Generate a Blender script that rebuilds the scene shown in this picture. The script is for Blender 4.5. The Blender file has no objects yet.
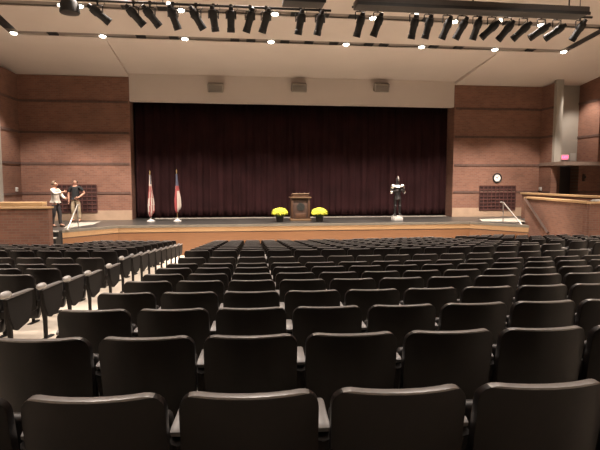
import bpy, bmesh, math, random
from mathutils import Vector, Matrix
random.seed(7)
C = bpy.context.scene.collection
PI = math.pi
# ------------------------------------------------------------------ camera model (eye at the origin, raised at the end)
F = 520.0
PSI = math.radians(7.4)
TH = math.atan(45 / F)
FW = Vector((math.sin(PSI) * math.cos(TH), math.cos(PSI) * math.cos(TH), -math.sin(TH)))
RT = Vector((math.cos(PSI), -math.sin(PSI), 0))
UP = RT.cross(FW)

def ray(px, py):
    return FW + RT * ((px - 300) / F) - UP * ((py - 225) / F)
def atY(px, py, Y):
    r = ray(px, py); return r * (Y / r.y)
def atZ(px, py, Z):
    r = ray(px, py); return r * (Z / r.z)
def proj(p):
    d = p.dot(FW)
    return (300 + F * p.dot(RT) / d, 225 - F * p.dot(UP) / d, d)

# ------------------------------------------------------------------ materials
def new_mat(name):
    m = bpy.data.materials.new(name); m.use_nodes = True
    nt = m.node_tree; return m, nt, nt.nodes['Principled BSDF']

def mat(name, col, rough=0.6, metal=0.0, var=0.0, scale=8.0, spec=0.5, bump=0.0):
    m, nt, b = new_mat(name)
    b.inputs['Base Color'].default_value = (*col, 1)
    b.inputs['Roughness'].default_value = rough
    b.inputs['Metallic'].default_value = metal
    b.inputs['Specular IOR Level'].default_value = spec
    if var or bump:
        tc = nt.nodes.new('ShaderNodeTexCoord')
        nz = nt.nodes.new('ShaderNodeTexNoise'); nz.inputs['Scale'].default_value = scale
        nz.inputs['Detail'].default_value = 4
        nt.links.new(tc.outputs['Object'], nz.inputs['Vector'])
        if var:
            r = nt.nodes.new('ShaderNodeValToRGB')
            r.color_ramp.elements[0].position = .3; r.color_ramp.elements[1].position = .7
            r.color_ramp.elements[0].color = (*[c * (1 - var) for c in col], 1)
            r.color_ramp.elements[1].color = (*[min(1, c * (1 + var)) for c in col], 1)
            nt.links.new(nz.outputs['Fac'], r.inputs['Fac'])
            nt.links.new(r.outputs['Color'], b.inputs['Base Color'])
        if bump:
            bp = nt.nodes.new('ShaderNodeBump'); bp.inputs['Strength'].default_value = bump
            bp.inputs['Distance'].default_value = .01
            nt.links.new(nz.outputs['Fac'], bp.inputs['Height'])
            nt.links.new(bp.outputs['Normal'], b.inputs['Normal'])
    return m

def emit(name, col, s):
    m, nt, b = new_mat(name)
    b.inputs['Base Color'].default_value = (*col, 1)
    b.inputs['Emission Color'].default_value = (*col, 1)
    b.inputs['Emission Strength'].default_value = s
    return m

def brick(name, axes, c1, c2, mortar, k=1.0):
    m, nt, b = new_mat(name)
    tc = nt.nodes.new('ShaderNodeTexCoord'); sp = nt.nodes.new('ShaderNodeSeparateXYZ'); cb = nt.nodes.new('ShaderNodeCombineXYZ')
    nt.links.new(tc.outputs['Object'], sp.inputs[0])
    nt.links.new(sp.outputs[axes[0]], cb.inputs[0]); nt.links.new(sp.outputs[axes[1]], cb.inputs[1])
    bt = nt.nodes.new('ShaderNodeTexBrick')
    bt.inputs['Scale'].default_value = 1.0
    bt.inputs['Brick Width'].default_value = .21 * k; bt.inputs['Row Height'].default_value = .075 * k
    bt.inputs['Mortar Size'].default_value = .007; bt.inputs['Bias'].default_value = -.1
    bt.inputs['Color1'].default_value = (*c1, 1); bt.inputs['Color2'].default_value = (*c2, 1); bt.inputs['Mortar'].default_value = (*mortar, 1)
    nt.links.new(cb.outputs[0], bt.inputs['Vector'])
    nz = nt.nodes.new('ShaderNodeTexNoise'); nz.inputs['Scale'].default_value = 1.6; nz.inputs['Detail'].default_value = 5
    nt.links.new(cb.outputs[0], nz.inputs['Vector'])
    mx = nt.nodes.new('ShaderNodeMixRGB'); mx.blend_type = 'MULTIPLY'; mx.inputs['Fac'].default_value = .35
    nt.links.new(bt.outputs['Color'], mx.inputs['Color1']); nt.links.new(nz.outputs['Fac'], mx.inputs['Color2'])
    nt.links.new(mx.outputs[0], b.inputs['Base Color'])
    b.inputs['Roughness'].default_value = .85
    return m

def wood(name, c1, c2, rough=.4, scale=3.0, axis='X'):
    m, nt, b = new_mat(name)
    tc = nt.nodes.new('ShaderNodeTexCoord'); mp = nt.nodes.new('ShaderNodeMapping')
    mp.inputs['Scale'].default_value = (.6, 6, 14) if axis == 'X' else (6, 6, .8)
    nz = nt.nodes.new('ShaderNodeTexNoise'); nz.inputs['Scale'].default_value = scale; nz.inputs['Detail'].default_value = 6
    nz.inputs['Distortion'].default_value = .6
    r = nt.nodes.new('ShaderNodeValToRGB')
    r.color_ramp.elements[0].position = .3; r.color_ramp.elements[1].position = .7
    r.color_ramp.elements[0].color = (*c1, 1); r.color_ramp.elements[1].color = (*c2, 1)
    nt.links.new(tc.outputs['Object'], mp.inputs[0]); nt.links.new(mp.outputs[0], nz.inputs['Vector'])
    nt.links.new(nz.outputs['Fac'], r.inputs['Fac']); nt.links.new(r.outputs[0], b.inputs['Base Color'])
    b.inputs['Roughness'].default_value = rough
    return m

BRC1, BRC2, BRM = (.258, .118, .076), (.195, .087, .058), (.22, .148, .11)
M = {
    'ceil': mat('ceiling_paint', (.56, .487, .43), .85, var=.03, scale=.7),
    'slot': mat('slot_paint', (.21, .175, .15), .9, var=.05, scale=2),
    'brick_x': brick('brick_front', (0, 2), BRC1, BRC2, BRM),
    'brick_y': brick('brick_side', (1, 2), BRC1, BRC2, BRM),
    'band': mat('brick_band_dark', (.10, .055, .042), .85, var=.2, scale=6),
    'plaster': mat('pale_plaster', (.31, .285, .245), .85, var=.04, scale=1.5),
    'base': mat('stone_base', (.36, .25, .17), .7, var=.1, scale=3),
    'curtain': mat('curtain_velvet', (.021, .0066, .0072), .92, var=.25, scale=1.2, spec=.15),
    'stage': mat('stage_floor_paint', (.038, .036, .033), .33, var=.25, scale=1.3),
    'stagelip': mat('stage_lip', (.13, .115, .09), .5, var=.1),
    'wood_band': wood('stage_wood_light', (.27, .165, .08), (.33, .205, .105), .4),
    'wood_low': wood('stage_wood_low', (.140, .064, .026), (.18, .083, .034), .5),
    'cap': wood('wood_cap', (.40, .25, .125), (.50, .33, .17), .35),
    'brown': wood('brown_cap', (.045, .022, .013), (.065, .032, .02), .65),
    'floor': mat('house_floor', (.74, .66, .55), .55, var=.06, scale=2.5),
    'grid': brick('acoustic_block', (0, 2), (.045, .013, .011), (.035, .011, .01), (.014, .007, .007), 2.6),
    'black': mat('black_paint', (.010, .0095, .009), .6, var=.2, scale=10),
    'darkmetal': mat('dark_steel', (.03, .028, .028), .5, .5, var=.15),
    'beam': mat('beam_paint', (.06, .052, .047), .7, var=.1),
    'chairback': mat('chair_black_plastic', (.0085, .0068, .0064), .36, var=.12, scale=30, spec=.14),
    'chairglint': mat('chair_rim_highlight', (.14, .131, .125), .30, var=.1, scale=30, spec=1.0),  # base colour lightened to carry the highlight along the backs' top edge
    'chairseat': mat('chair_black_vinyl', (.011, .009, .0085), .45, var=.12, scale=30, spec=.4),
    'arm': mat('chair_arm_grey', (.16, .152, .147), .38, var=.05, scale=20),
    'panel': mat('chair_end_panel', (.014, .0125, .012), .8, var=.08, spec=.12),
    'cap_l': mat('arm_cap_grey', (.34, .325, .31), .3, var=.05),
    'leg': mat('chair_leg_steel', (.018, .016, .015), .7, var=.1, scale=20, spec=.15),
    'steel': mat('brushed_steel', (.36, .335, .30), .38, .6, var=.06, scale=14),
    'white': mat('white_paint', (.46, .445, .41), .5, var=.03),
    'grey': mat('warm_grey_paint', (.27, .235, .20), .6, var=.05),
    'lamp': emit('lamp_glow', (1.0, .93, .80), 14.0),
    'lampoff': mat('lamp_glass', (.75, .74, .72), .08, .9),
    'door': mat('door_dark', (.022, .017, .015), .5, var=.15),
    'podium': wood('podium_wood', (.055, .025, .013), (.085, .04, .02), .45, axis='Z'),
    'podium_l': wood('podium_trim', (.12, .07, .035), (.155, .095, .05), .45),
    'pot': mat('pot_black', (.02, .016, .014), .4, var=.2),
    'mum': mat('mum_yellow', (.46, .45, .035), .7, var=.25, scale=9),
    'leaf': mat('mum_leaf', (.05, .10, .02), .6, var=.3),
    'skin': mat('skin', (.42, .22, .15), .55, var=.06, scale=9),
    'shirt': mat('shirt_white', (.50, .455, .39), .8, var=.05, scale=14, bump=.3),
    'polo': mat('polo_black', (.009, .009, .010), .8, var=.15, scale=14, bump=.3),
    'khaki': mat('trousers_khaki', (.30, .235, .155), .8, var=.08, scale=14, bump=.3),
    'dark': mat('trousers_dark', (.030, .026, .027), .8, var=.15, scale=14, bump=.3),
    'shoe': mat('shoe_leather', (.10, .06, .04), .4, var=.1),
    'hair': mat('hair_brown_grey', (.13, .085, .055), .8, var=.2, scale=40),
    'eye': mat('eye_dark', (.02, .015, .012), .2, var=.1),
    'armour': mat('armour_dark', (.040, .038, .038), .38, .6, var=.15, scale=6),
    'bright': mat('armour_polished', (.85, .84, .80), .22, 1.0, var=.03),
    'gold': mat('gold_finial', (.75, .58, .28), .3, .9, var=.05),
    'red': mat('flag_red', (.22, .032, .032), .75, var=.1),
    'flagwhite': mat('flag_white', (.40, .34, .29), .75, var=.05),
    'blue': mat('flag_blue', (.05, .055, .085), .75, var=.15),
    'exitbox': mat('exit_housing', (.70, .62, .55), .5, var=.03),
    'exitred': emit('exit_letters', (1.0, .12, .25), 3.0),
    'exitface': emit('exit_panel', (.9, .25, .38), .55),
    'clockface': mat('clock_face', (.88, .86, .80), .5, var=.02),
}

# ------------------------------------------------------------------ mesh helpers
class MB:
    def __init__(s): s.v = []; s.f = []; s.m = []; s.cur = 0; s.sm = []; s.smooth = False
    def add(s, vs, fs):
        b = len(s.v); s.v += [Vector(v) for v in vs]
        for f in fs: s.f.append([b + i for i in f]); s.m.append(s.cur); s.sm.append(s.smooth)
    def box(s, x0, x1, y0, y1, z0, z1, T=None):
        vs = [Vector((x, y, z)) for z in (z0, z1) for y in (y0, y1) for x in (x0, x1)]
        if T: vs = [T @ v for v in vs]
        s.add(vs, [(0, 2, 3, 1), (4, 5, 7, 6), (0, 1, 5, 4), (2, 6, 7, 3), (0, 4, 6, 2), (1, 3, 7, 5)])
        return s
    def bbox(s, x0, x1, y0, y1, z0, z1, bev=.01, seg=2, T=None):
        bm = bmesh.new(); bmesh.ops.create_cube(bm, size=1)
        for v in bm.verts: v.co = Vector((x0 + (v.co.x + .5) * (x1 - x0), y0 + (v.co.y + .5) * (y1 - y0), z0 + (v.co.z + .5) * (z1 - z0)))
        bmesh.ops.bevel(bm, geom=list(bm.edges), offset=bev, segments=seg, affect='EDGES', profile=.5)
        s.bm(bm, T); return s
    def bm(s, bm, T=None):
        bm.verts.ensure_lookup_table(); bm.verts.index_update()
        s.add([(T @ v.co if T else v.co.copy()) for v in bm.verts], [[v.index for v in f.verts] for f in bm.faces]); bm.free()
    def quad(s, a, b, c, d): s.add([a, b, c, d], [(0, 1, 2, 3)]); return s
    def prism(s, poly, z0, z1):
        n = len(poly); vs = [(x, y, z0) for x, y in poly] + [(x, y, z1) for x, y in poly]
        s.add(vs, [list(range(n))[::-1], list(range(n, 2 * n))] + [(i, (i + 1) % n, n + (i + 1) % n, n + i) for i in range(n)])
        return s
    def tube(s, pts, r, n=8, cap=True):
        pts = [Vector(p) for p in pts]; rs = r if isinstance(r, (list, tuple)) else [r] * len(pts)
        vs = []; prev = None
        for i, p in enumerate(pts):
            d = (pts[min(i + 1, len(pts) - 1)] - pts[max(i - 1, 0)]).normalized()
            ref = prev if prev is not None else (Vector((0, 0, 1)) if abs(d.z) < .9 else Vector((1, 0, 0)))
            a = (ref - d * ref.dot(d)).normalized(); prev = a; b = d.cross(a)
            for k in range(n):
                t = 2 * PI * k / n; vs.append(p + (a * math.cos(t) + b * math.sin(t)) * rs[i])
        fs = [(i * n + k, i * n + (k + 1) % n, (i + 1) * n + (k + 1) % n, (i + 1) * n + k) for i in range(len(pts) - 1) for k in range(n)]
        if cap: fs += [list(range(n))[::-1], list(range((len(pts) - 1) * n, len(pts) * n))]
        s.add(vs, fs); return s
    def lathe(s, prof, c=(0, 0, 0), n=20, T=None, cap=True):
        vs = []
        for r, z in prof:
            for k in range(n):
                t = 2 * PI * k / n; v = Vector((c[0] + r * math.cos(t), c[1] + r * math.sin(t), c[2] + z))
                vs.append(T @ v if T else v)
        L = len(prof)
        fs = [(i * n + k, i * n + (k + 1) % n, (i + 1) * n + (k + 1) % n, (i + 1) * n + k) for i in range(L - 1) for k in range(n)]
        if cap: fs += [list(range(n))[::-1], list(range((L - 1) * n, L * n))]
        s.add(vs, fs); return s
    def ball(s, c, r, sub=2, jit=0):
        bm = bmesh.new(); bmesh.ops.create_icosphere(bm, subdivisions=sub, radius=1)
        R = r if isinstance(r, (list, tuple)) else (r, r, r)
        for v in bm.verts:
            k = 1 + random.uniform(-jit, jit)
            v.co = Vector((c[0] + v.co.x * R[0] * k, c[1] + v.co.y * R[1] * k, c[2] + v.co.z * R[2] * k))
        s.bm(bm); return s
    def mesh(s, name, mats):
        me = bpy.data.meshes.new(name); me.from_pydata([tuple(v) for v in s.v], [], s.f)
        for m in (mats if isinstance(mats, list) else [mats]): me.materials.append(m)
        for i, p in enumerate(me.polygons): p.material_index = s.m[i]; p.use_smooth = s.sm[i]
        me.update(); return me
    def build(s, name, mats, parent=None, smooth=None):
        o = bpy.data.objects.new(name, s.mesh(name, mats)); C.objects.link(o); o.parent = parent
        if smooth is not None: shade(o, smooth)
        return o

def shade(o, deg=40):
    me = o.data
    for p in me.polygons: p.use_smooth = True
    bm = bmesh.new(); bm.from_mesh(me)
    bmesh.ops.recalc_face_normals(bm, faces=bm.faces)
    for e in bm.edges:
        if len(e.link_faces) == 2 and e.calc_face_angle(0) > math.radians(deg): e.smooth = False
    bm.to_mesh(me); bm.free()

def tag(o, label, cat, group=None):
    o['label'] = label; o['category'] = cat
    if group: o['group'] = group
    return o
def struct(o): o['kind'] = 'structure'; return o
def thing(name, label, cat, loc=(0, 0, 0), rz=0, group=None):
    o = bpy.data.objects.new(name, None); C.objects.link(o); o.empty_display_size = .2
    o.location = loc; o.rotation_euler = (0, 0, rz); return tag(o, label, cat, group)
def put(o, parent): C.objects.link(o); o.parent = parent; return o
ORD = 'zeroth first second third fourth fifth sixth seventh eighth ninth tenth eleventh twelfth thirteenth fourteenth fifteenth sixteenth seventeenth eighteenth nineteenth twentieth twenty-first twenty-second twenty-third twenty-fourth twenty-fifth twenty-sixth twenty-seventh'.split()

def skin(name, pts, edges, m, parent, sub=2, root=None):
    """one continuous body grown over joints: pts {key:(x,y,z,r)}"""
    keys = list(pts); idx = {k: i for i, k in enumerate(keys)}
    me = bpy.data.meshes.new(name)
    me.from_pydata([pts[k][:3] for k in keys], [(idx[a], idx[b]) for a, b in edges], [])
    o = bpy.data.objects.new(name, me); C.objects.link(o)
    sk = o.modifiers.new('s', 'SKIN'); sk.use_smooth_shade = True; sk.branch_smoothing = .3
    for i, k in enumerate(keys):
        r = pts[k][3]; v = me.skin_vertices[0].data[i]
        v.radius = r if isinstance(r, tuple) else (r, r); v.use_root = (k == (root or keys[0]))
    ss = o.modifiers.new('d', 'SUBSURF'); ss.levels = sub; ss.render_levels = sub
    dg = bpy.context.evaluated_depsgraph_get(); dg.update()
    nm = bpy.data.meshes.new_from_object(o.evaluated_get(dg))
    o.modifiers.clear(); o.data = nm; nm.materials.clear(); nm.materials.append(m)
    for p in nm.polygons: p.use_smooth = True; p.material_index = 0
    o.parent = parent; return o

# ------------------------------------------------------------------ rows of seats: depth and height of every row
XC, RR = 2.5, 39.0
def arc(X): return (X - XC) ** 2 / (2 * RR)
def arc_ang(X): return math.atan((X - XC) / RR)
ROWY = [396.5, 336.8, 308.5, 291.7, 280.2, 273.2, 267.2, 262.8, 256.7, 249.8]
DK = [1.765, 2.67, 3.56, 4.48, 5.40, 6.33, 7.2, 8.1, 9.3, 10.2]
rows = []                                   # (Y at X = XC, z of the top of the backs)
for k in range(10):
    r = ray(300, ROWY[k]); p = r * (DK[k] / r.dot(FW))
    rows.append([p.y - arc(p.x), p.z])
r = ray(300, 239.6); p = r * (18.1 / r.dot(FW)); LAST = [p.y - arc(p.x), p.z]
for k in range(10, 19):
    t = (k - 9) / 9; rows.append([rows[9][0] + (LAST[0] - rows[9][0]) * t, rows[9][1] + (LAST[1] - rows[9][1]) * t])
HB = .83                                    # height of a back above the floor
prof = [(rows[0][0] - 8, rows[0][1] - HB + .30), (rows[0][0] - .9, rows[0][1] - HB + .06)] + [(y + .30, z - HB) for y, z in rows] + [(rows[-1][0] + 1.2, rows[-1][1] - HB - .03), (24.0, rows[-1][1] - HB - .05)]
def zfloor(yy):
    for (a, za), (b, zb) in zip(prof, prof[1:]):
        if yy <= b: return za + (zb - za) * (yy - a) / (b - a)
    return prof[-1][1]
FZ = prof[-1][1]
ST = -1.74                                  # stage level

# floor
mb = MB(); xs = [-13 + 1.0 * i for i in range(34)]
ys = [p[0] for p in prof]
vs = [(x, y + (arc(x) if i < len(ys) - 1 else 0), z) for i, (y, z) in enumerate(prof) for x in xs]
nx = len(xs)
mb.add(vs, [(i * nx + j, i * nx + j + 1, (i + 1) * nx + j + 1, (i + 1) * nx + j) for i in range(len(prof) - 1) for j in range(nx - 1)])
struct(mb.build('floor', M['floor'], smooth=30))

# ------------------------------------------------------------------ stage
WY = 23.5
stage_poly = [(-13, 18.9), (-5.85, 18.9), (-4.34, 20.5), (9.8, 20.5), (11.25, 18.6), (11.6, 20.6), (17, 20.6), (17, 25.4), (-13, 25.4)]
mb = MB(); mb.prism(stage_poly, ST - .10, ST); struct(mb.build('floor_stage', M['stage']))
def fascia_strip(name, m, z0, z1, out):
    pts = [(-5.85, 21.0), (-5.85, 18.9), (-4.34, 20.5), (9.8, 20.5), (11.25, 18.6), (11.6, 20.55)]
    o_ = []
    for i, p in enumerate(pts):
        a = Vector(pts[max(i - 1, 0)]); b = Vector(pts[min(i + 1, len(pts) - 1)]); p = Vector(p)
        n = Vector((0, 0))
        if i > 0: d = (p - a).normalized(); n += Vector((d.y, -d.x))
        if i < len(pts) - 1: d = (b - p).normalized(); n += Vector((d.y, -d.x))
        n.normalize(); o_.append(p + n * out)
    inn = [Vector(p) - (o - Vector(p)) * 2 for p, o in zip(pts, o_)]
    mb = MB()
    for i in range(len(pts) - 1):
        a, b, c, d = o_[i], o_[i + 1], inn[i + 1], inn[i]
        mb.prism([tuple(a), tuple(b), tuple(c), tuple(d)], z0, z1)
    return struct(mb.build(name, m))
fascia_strip('trim_1', M['stagelip'], ST - .085, ST + .004, .05)
fascia_strip('trim_2', M['wood_band'], ST - .26, ST - .085, .035)
fascia_strip('trim_3', M['brown'], ST - .30, ST - .26, .02)
fascia_strip('wall_stage', M['wood_low'], FZ - .02, ST - .30, .03)

# ------------------------------------------------------------------ back walls
pl = atY(130.5, 150, WY).x; pr = atY(453.5, 150, WY).x
xl = atY(20, 150, WY).x; xr = atY(540, 150, WY).x
ZT = 4.40
HZJ = 4.4
mb = MB(); mb.box(xl, pl, WY, WY + .35, ST, ZT); struct(mb.build('wall_back_flags', M['brick_x']))
mb = MB(); mb.box(pr, xr, WY, WY + .35, ST, ZT); struct(mb.build('wall_back_clock', M['brick_x']))
mb = MB(); mb.box(xl - .3, xl, 21.7, WY + .35, ST, ZT); struct(mb.build('wall_left', M['brick_y']))
mb = MB(); mb.box(xl - 4.1, xl - .0, 21.45, 21.7, ST, 5.2); struct(mb.build('wall_left_pilaster', M['plaster']))
mb = MB(); mb.box(xr, xr + .3, 22.55, WY + .35, ST, ZT); struct(mb.build('wall_right_return', M['brick_y']))
mb = MB(); mb.box(pl - .3, pl, WY + .35, 24.5, ST, HZJ); struct(mb.build('wall_jamb_flags', M['brick_y']))
mb = MB(); mb.box(pr, pr + .3, WY + .35, 24.5, ST, HZJ); struct(mb.build('wall_jamb_clock', M['brick_y']))
# dark brick bands, base course
n = 4
for zz in (3.33, 2.02, .70, -.56):
    mb = MB()
    mb.box(xl + .002, pl - .05, WY - .03, WY, zz - .05, zz + .05); mb.box(xl, xl + .03, 21.7, WY, zz - .05, zz + .05)
    struct(mb.build('trim_%d' % n, M['band'])); n += 1
    mb = MB()
    mb.box(pr + .05, xr - .002, WY - .03, WY, zz - .05, zz + .05); mb.box(xr - .03, xr, 22.55, WY, zz - .05, zz + .05)
    struct(mb.build('trim_%d' % n, M['band'])); n += 1
mb = MB(); mb.box(xl, pl, WY - .02, WY, ST, ST + .42); struct(mb.build('baseboard_flags', M['base']))
mb = MB(); mb.box(pr, xr, WY - .02, WY, ST, ST + .42); struct(mb.build('baseboard_clock', M['base']))

mb = MB(); mb.box(-13.3, -13, -5.6, 21.7, FZ - .1, 8); struct(mb.build('wall_left_house', M['brick_y']))
mb = MB(); mb.box(20.5, 20.8, -5.6, 21.75, FZ - .1, 8); struct(mb.build('wall_right_house', M['brick_y']))
mb = MB(); mb.box(-13.3, 20.8, -5.9, -5.6, FZ - .1, 8); struct(mb.build('wall_rear', M['brick_x']))
# header over the opening, stage house behind
HZ = atY(291, 104, WY).z
CZW = 4.56
mb = MB(); mb.box(pl, pr, WY + .05, WY + .35, HZ, CZW); struct(mb.build('wall_header', M['ceil']))
mb = MB(); mb.box(pl - 2, pl - .3, 24.4, 24.5, ST, HZ + .6); mb.box(pr + .3, pr + 2, 24.4, 24.5, ST, HZ + .6)
mb.box(pl - 2, pr + 2, 25.3, 25.4, ST, HZ + .6); mb.box(pl + .01, pr - .01, WY + .36, 25.4, HZ + .5, HZ + .6)
struct(mb.build('wall_stage_house', M['black']))

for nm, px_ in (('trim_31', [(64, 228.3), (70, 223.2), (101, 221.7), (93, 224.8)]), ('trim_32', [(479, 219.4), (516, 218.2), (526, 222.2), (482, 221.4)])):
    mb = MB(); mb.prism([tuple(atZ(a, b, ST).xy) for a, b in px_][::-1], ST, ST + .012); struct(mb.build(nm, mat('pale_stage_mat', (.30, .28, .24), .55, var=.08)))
# curtain: two pleated halves
def curtain(x0, x1, label, ph):
    mb = MB(); mb.smooth = True; N = int((x1 - x0) / .045); Y0 = 24.3; zs = [ST + .05, ST + .4, ST + 1.5, ST + 3, HZ + .45]
    vs = []
    for j, z in enumerate(zs):
        for i in range(N + 1):
            x = x0 + (x1 - x0) * i / N
            a = 1.15 - .08 * j
            y = Y0 + a * (.075 * math.sin(x * 2 * PI / .46 + ph + .7 * math.sin(x * 1.7)) + .03 * math.sin(x * 2 * PI / .19 + 1.3 * ph))
            vs.append((x, y, z))
    W = N + 1
    fs = [(j * W + i, j * W + i + 1, (j + 1) * W + i + 1, (j + 1) * W + i) for j in range(len(zs) - 1) for i in range(N)]
    mb.add(vs, fs)
    o = mb.build('stage_curtain', M['curtain']); tag(o, label, 'curtain', 'stage curtains')
    so = o.modifiers.new('thick', 'SOLIDIFY'); so.thickness = .012
    return o
cm = atY(289, 150, 24.3).x
curtain(pl + .03, cm + .05, 'dark maroon pleated stage curtain half hanging behind the two flags', 0)
curtain(cm - .02, pr - .03, 'dark maroon pleated stage curtain half hanging behind the armoured statue', 2.1)
# pale threshold strip on the stage floor at the curtain line
mb = MB(); mb.box(pl + .9, pr - .1, 23.86, 24.1, ST, ST + .02)
struct(mb.build('trim_20', mat('pale_threshold', (.34, .31, .27), .5, var=.1)))

# ------------------------------------------------------------------ ceiling with two slots
def zc(Y): return CZW + .0985 * (WY + .05 - Y)
A = atY(22, 36.5, 18.15); B = atY(557, 58, 19.2)
YS1, YS2 = 19.25, 16.85
SX0, SX1 = -7.3, 12.85
g = .19
def slab(mb, x0, x1, y0, y1, dz=0, t=.03):
    vs = [(x, y, zc(y) + dz + tt) for tt in (0, t) for y in (y0, y1) for x in (x0, x1)]
    mb.add(vs, [(0, 1, 3, 2), (4, 6, 7, 5), (0, 4, 5, 1), (2, 3, 7, 6), (0, 2, 6, 4), (1, 5, 7, 3)])
mb = MB(); slab(mb, pl, pr, YS1 + g, WY + .06); struct(mb.build('ceiling_front', M['ceil']))
def side_soffit(x0, x1, name):
    mb = MB()
    ya, yb = YS1 + g, WY + .1
    za, zb = zc(ya), ZT
    ym = ya + .55; zm = zc(ym) - .06
    vs = [(x0, ya, za), (x1, ya, za), (x0, ym, zm), (x1, ym, zm), (x0, yb, zb), (x1, yb, zb)]
    vs += [(x, y, z + .25) for x, y, z in vs]
    mb.add(vs, [(0, 1, 3, 2), (2, 3, 5, 4), (6, 8, 9, 7), (8, 10, 11, 9), (0, 6, 7, 1), (4, 5, 11, 10), (0, 2, 8, 6), (2, 4, 10, 8), (1, 7, 9, 3), (3, 9, 11, 5)])
    struct(mb.build(name, M['ceil']))
side_soffit(-14, pl, 'ceiling_flags_side'); side_soffit(pr, 21, 'ceiling_clock_side')
mb = MB(); slab(mb, SX0 + g, SX1 - g, YS2 + g, YS1 - g); struct(mb.build('ceiling_cloud', M['ceil']))
mb = MB(); slab(mb, SX0 + g, SX1 - g, 11.5, YS2 - g); slab(mb, SX0 + g, SX1 - g, -6, 11.5); struct(mb.build('ceiling', M['ceil']))
mb = MB(); slab(mb, -14, SX0 - g, -6, YS1 + g); struct(mb.build('ceiling_edge_flags', M['ceil']))
mb = MB(); slab(mb, SX1 + g, 21, -6, YS1 + g); struct(mb.build('ceiling_edge_clock', M['ceil']))
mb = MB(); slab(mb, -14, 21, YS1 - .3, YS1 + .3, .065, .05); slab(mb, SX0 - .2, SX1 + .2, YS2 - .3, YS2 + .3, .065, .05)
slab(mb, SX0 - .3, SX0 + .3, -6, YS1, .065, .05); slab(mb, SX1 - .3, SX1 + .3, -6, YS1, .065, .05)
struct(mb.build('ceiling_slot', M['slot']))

def downlight(X, Y, label, group):
    t = thing('downlight', label, 'ceiling light', (X, Y, zc(Y)), 0, group)
    t.rotation_euler = (-math.atan(.0985), 0, 0)
    a = MB(); a.lathe([(.105, .1), (.135, .1), (.135, -.012), (.115, -.02), (.105, -.012), (.105, .1)], n=18, cap=False); a.build('lamp_rim', M['white'], t, 40)
    b = MB(); b.lathe([(.03, .02), (.09, .012), (.112, -.015), (.09, -.045), (.04, -.06), (.001, -.062)], n=18); b.build('lamp_lens', M['lamp'], t, 60)
    return t
l1 = [22, 103, 185, 271, 346, 421.5, 495, 557]
for i, px in enumerate(l1):
    p = atY(px, 48, YS1); X = p.x
    if i == 0: X = SX0
    if i == 7: X = SX1
    downlight(X, YS1, 'glowing round downlight in the stage-side ceiling slot, %s from the flags end' % ORD[i + 1], 'downlights in the stage-side slot')
l2 = [62, 80, 181, 275, 373, 455, 541]
for i, px in enumerate(l2):
    downlight(atY(px, 20, YS2).x, YS2, 'glowing round downlight in the ceiling slot behind the spotlights, %s from the flags end' % ORD[i + 1], 'downlights in the upper slot')
tr = [(489, 7, 14.4), (500, .5, 13.6), (598, 8, 15.2)]
for i, (px, py, Y) in enumerate(tr):
    pass
mb = None
def diffuser(X, Y, label, group):
    t = thing('slot_diffuser', label, 'air vent', (X, Y, zc(Y) + .008), 0, group)
    t.rotation_euler = (-math.atan(.0985), 0, 0)
    a = MB(); a.box(-.16, .16, -.17, .17, 0, .05); a.build('vent_body', M['black'], t)
    b = MB()
    for k in (-.1, -.03, .03, .1): b.box(-.155, .155, k - .005, k + .005, -.006, .0)
    b.build('vent_blade', M['darkmetal'], t)
d1 = [53, 141, 174, 235, 251, 285, 309, 334, 369, 384, 434, 459, 531]
for i, px in enumerate(d1): diffuser(atY(px, 48, YS1).x, YS1, 'dark air vent in the stage-side ceiling slot, %s from the flags end' % ORD[i + 1], 'vents in the stage-side slot')
d2 = [127, 163, 296, 324, 354, 428, 510]
for i, px in enumerate(d2): diffuser(atY(px, 20, YS2).x, YS2, 'dark air vent in the ceiling slot behind the spotlights, %s from the flags end' % ORD[i + 1], 'vents in the upper slot')
# dark edge vents where the side slots start
def side_vent(X, Y, lab):
    t = thing('slot_vent', lab, 'air vent', (X, Y, zc(Y) + .008), 0)
    t.rotation_euler = (-math.atan(.0985), 0, 0)
    a = MB(); a.box(-.17, .17, -1.0, 1.0, 0, .05); a.build('vent_body', M['black'], t)
    b = MB(); b.box(-.012, .012, -1.0, 1.0, -.006, 0); b.build('vent_blade', M['darkmetal'], t)
side_vent(SX0, 17.9, 'long dark vent in the ceiling slot running to the corner above the flags side wall')
side_vent(SX1, 17.9, 'long dark vent in the ceiling slot running to the corner above the clock wall')

# speaker boxes on the header
for i, px in enumerate((215.5, 299, 381.5)):
    p = atY(px, 87.5, WY - .16); s = MB()
    t = thing('speaker_box', ['beige ceiling speaker box on the header above the flags', 'beige ceiling speaker box on the header above the lectern', 'beige ceiling speaker box on the header above the armoured statue'][i], 'speaker', (p.x, WY + .05, p.z), 0, 'speaker boxes on the stage header')
    tilt = Matrix.Translation((0, -.2, 0)) @ Matrix.Rotation(.35, 4, 'X')
    s.bbox(-.34, .34, -.16, .19, -.19, .19, .05, 3, tilt); s.build('cabinet', M['grey'], t, 40)
    g2 = MB(); g2.bbox(-.29, .29, -.175, -.15, -.15, .12, .01, 1, tilt); g2.build('grille', mat('speaker_grille', (.17, .145, .12), .8, var=.1, scale=60), t, 40)
    b2 = MB(); b2.box(-.05, .05, -.1, 0, .12, .2); b2.build('bracket', M['darkmetal'], t)

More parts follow.
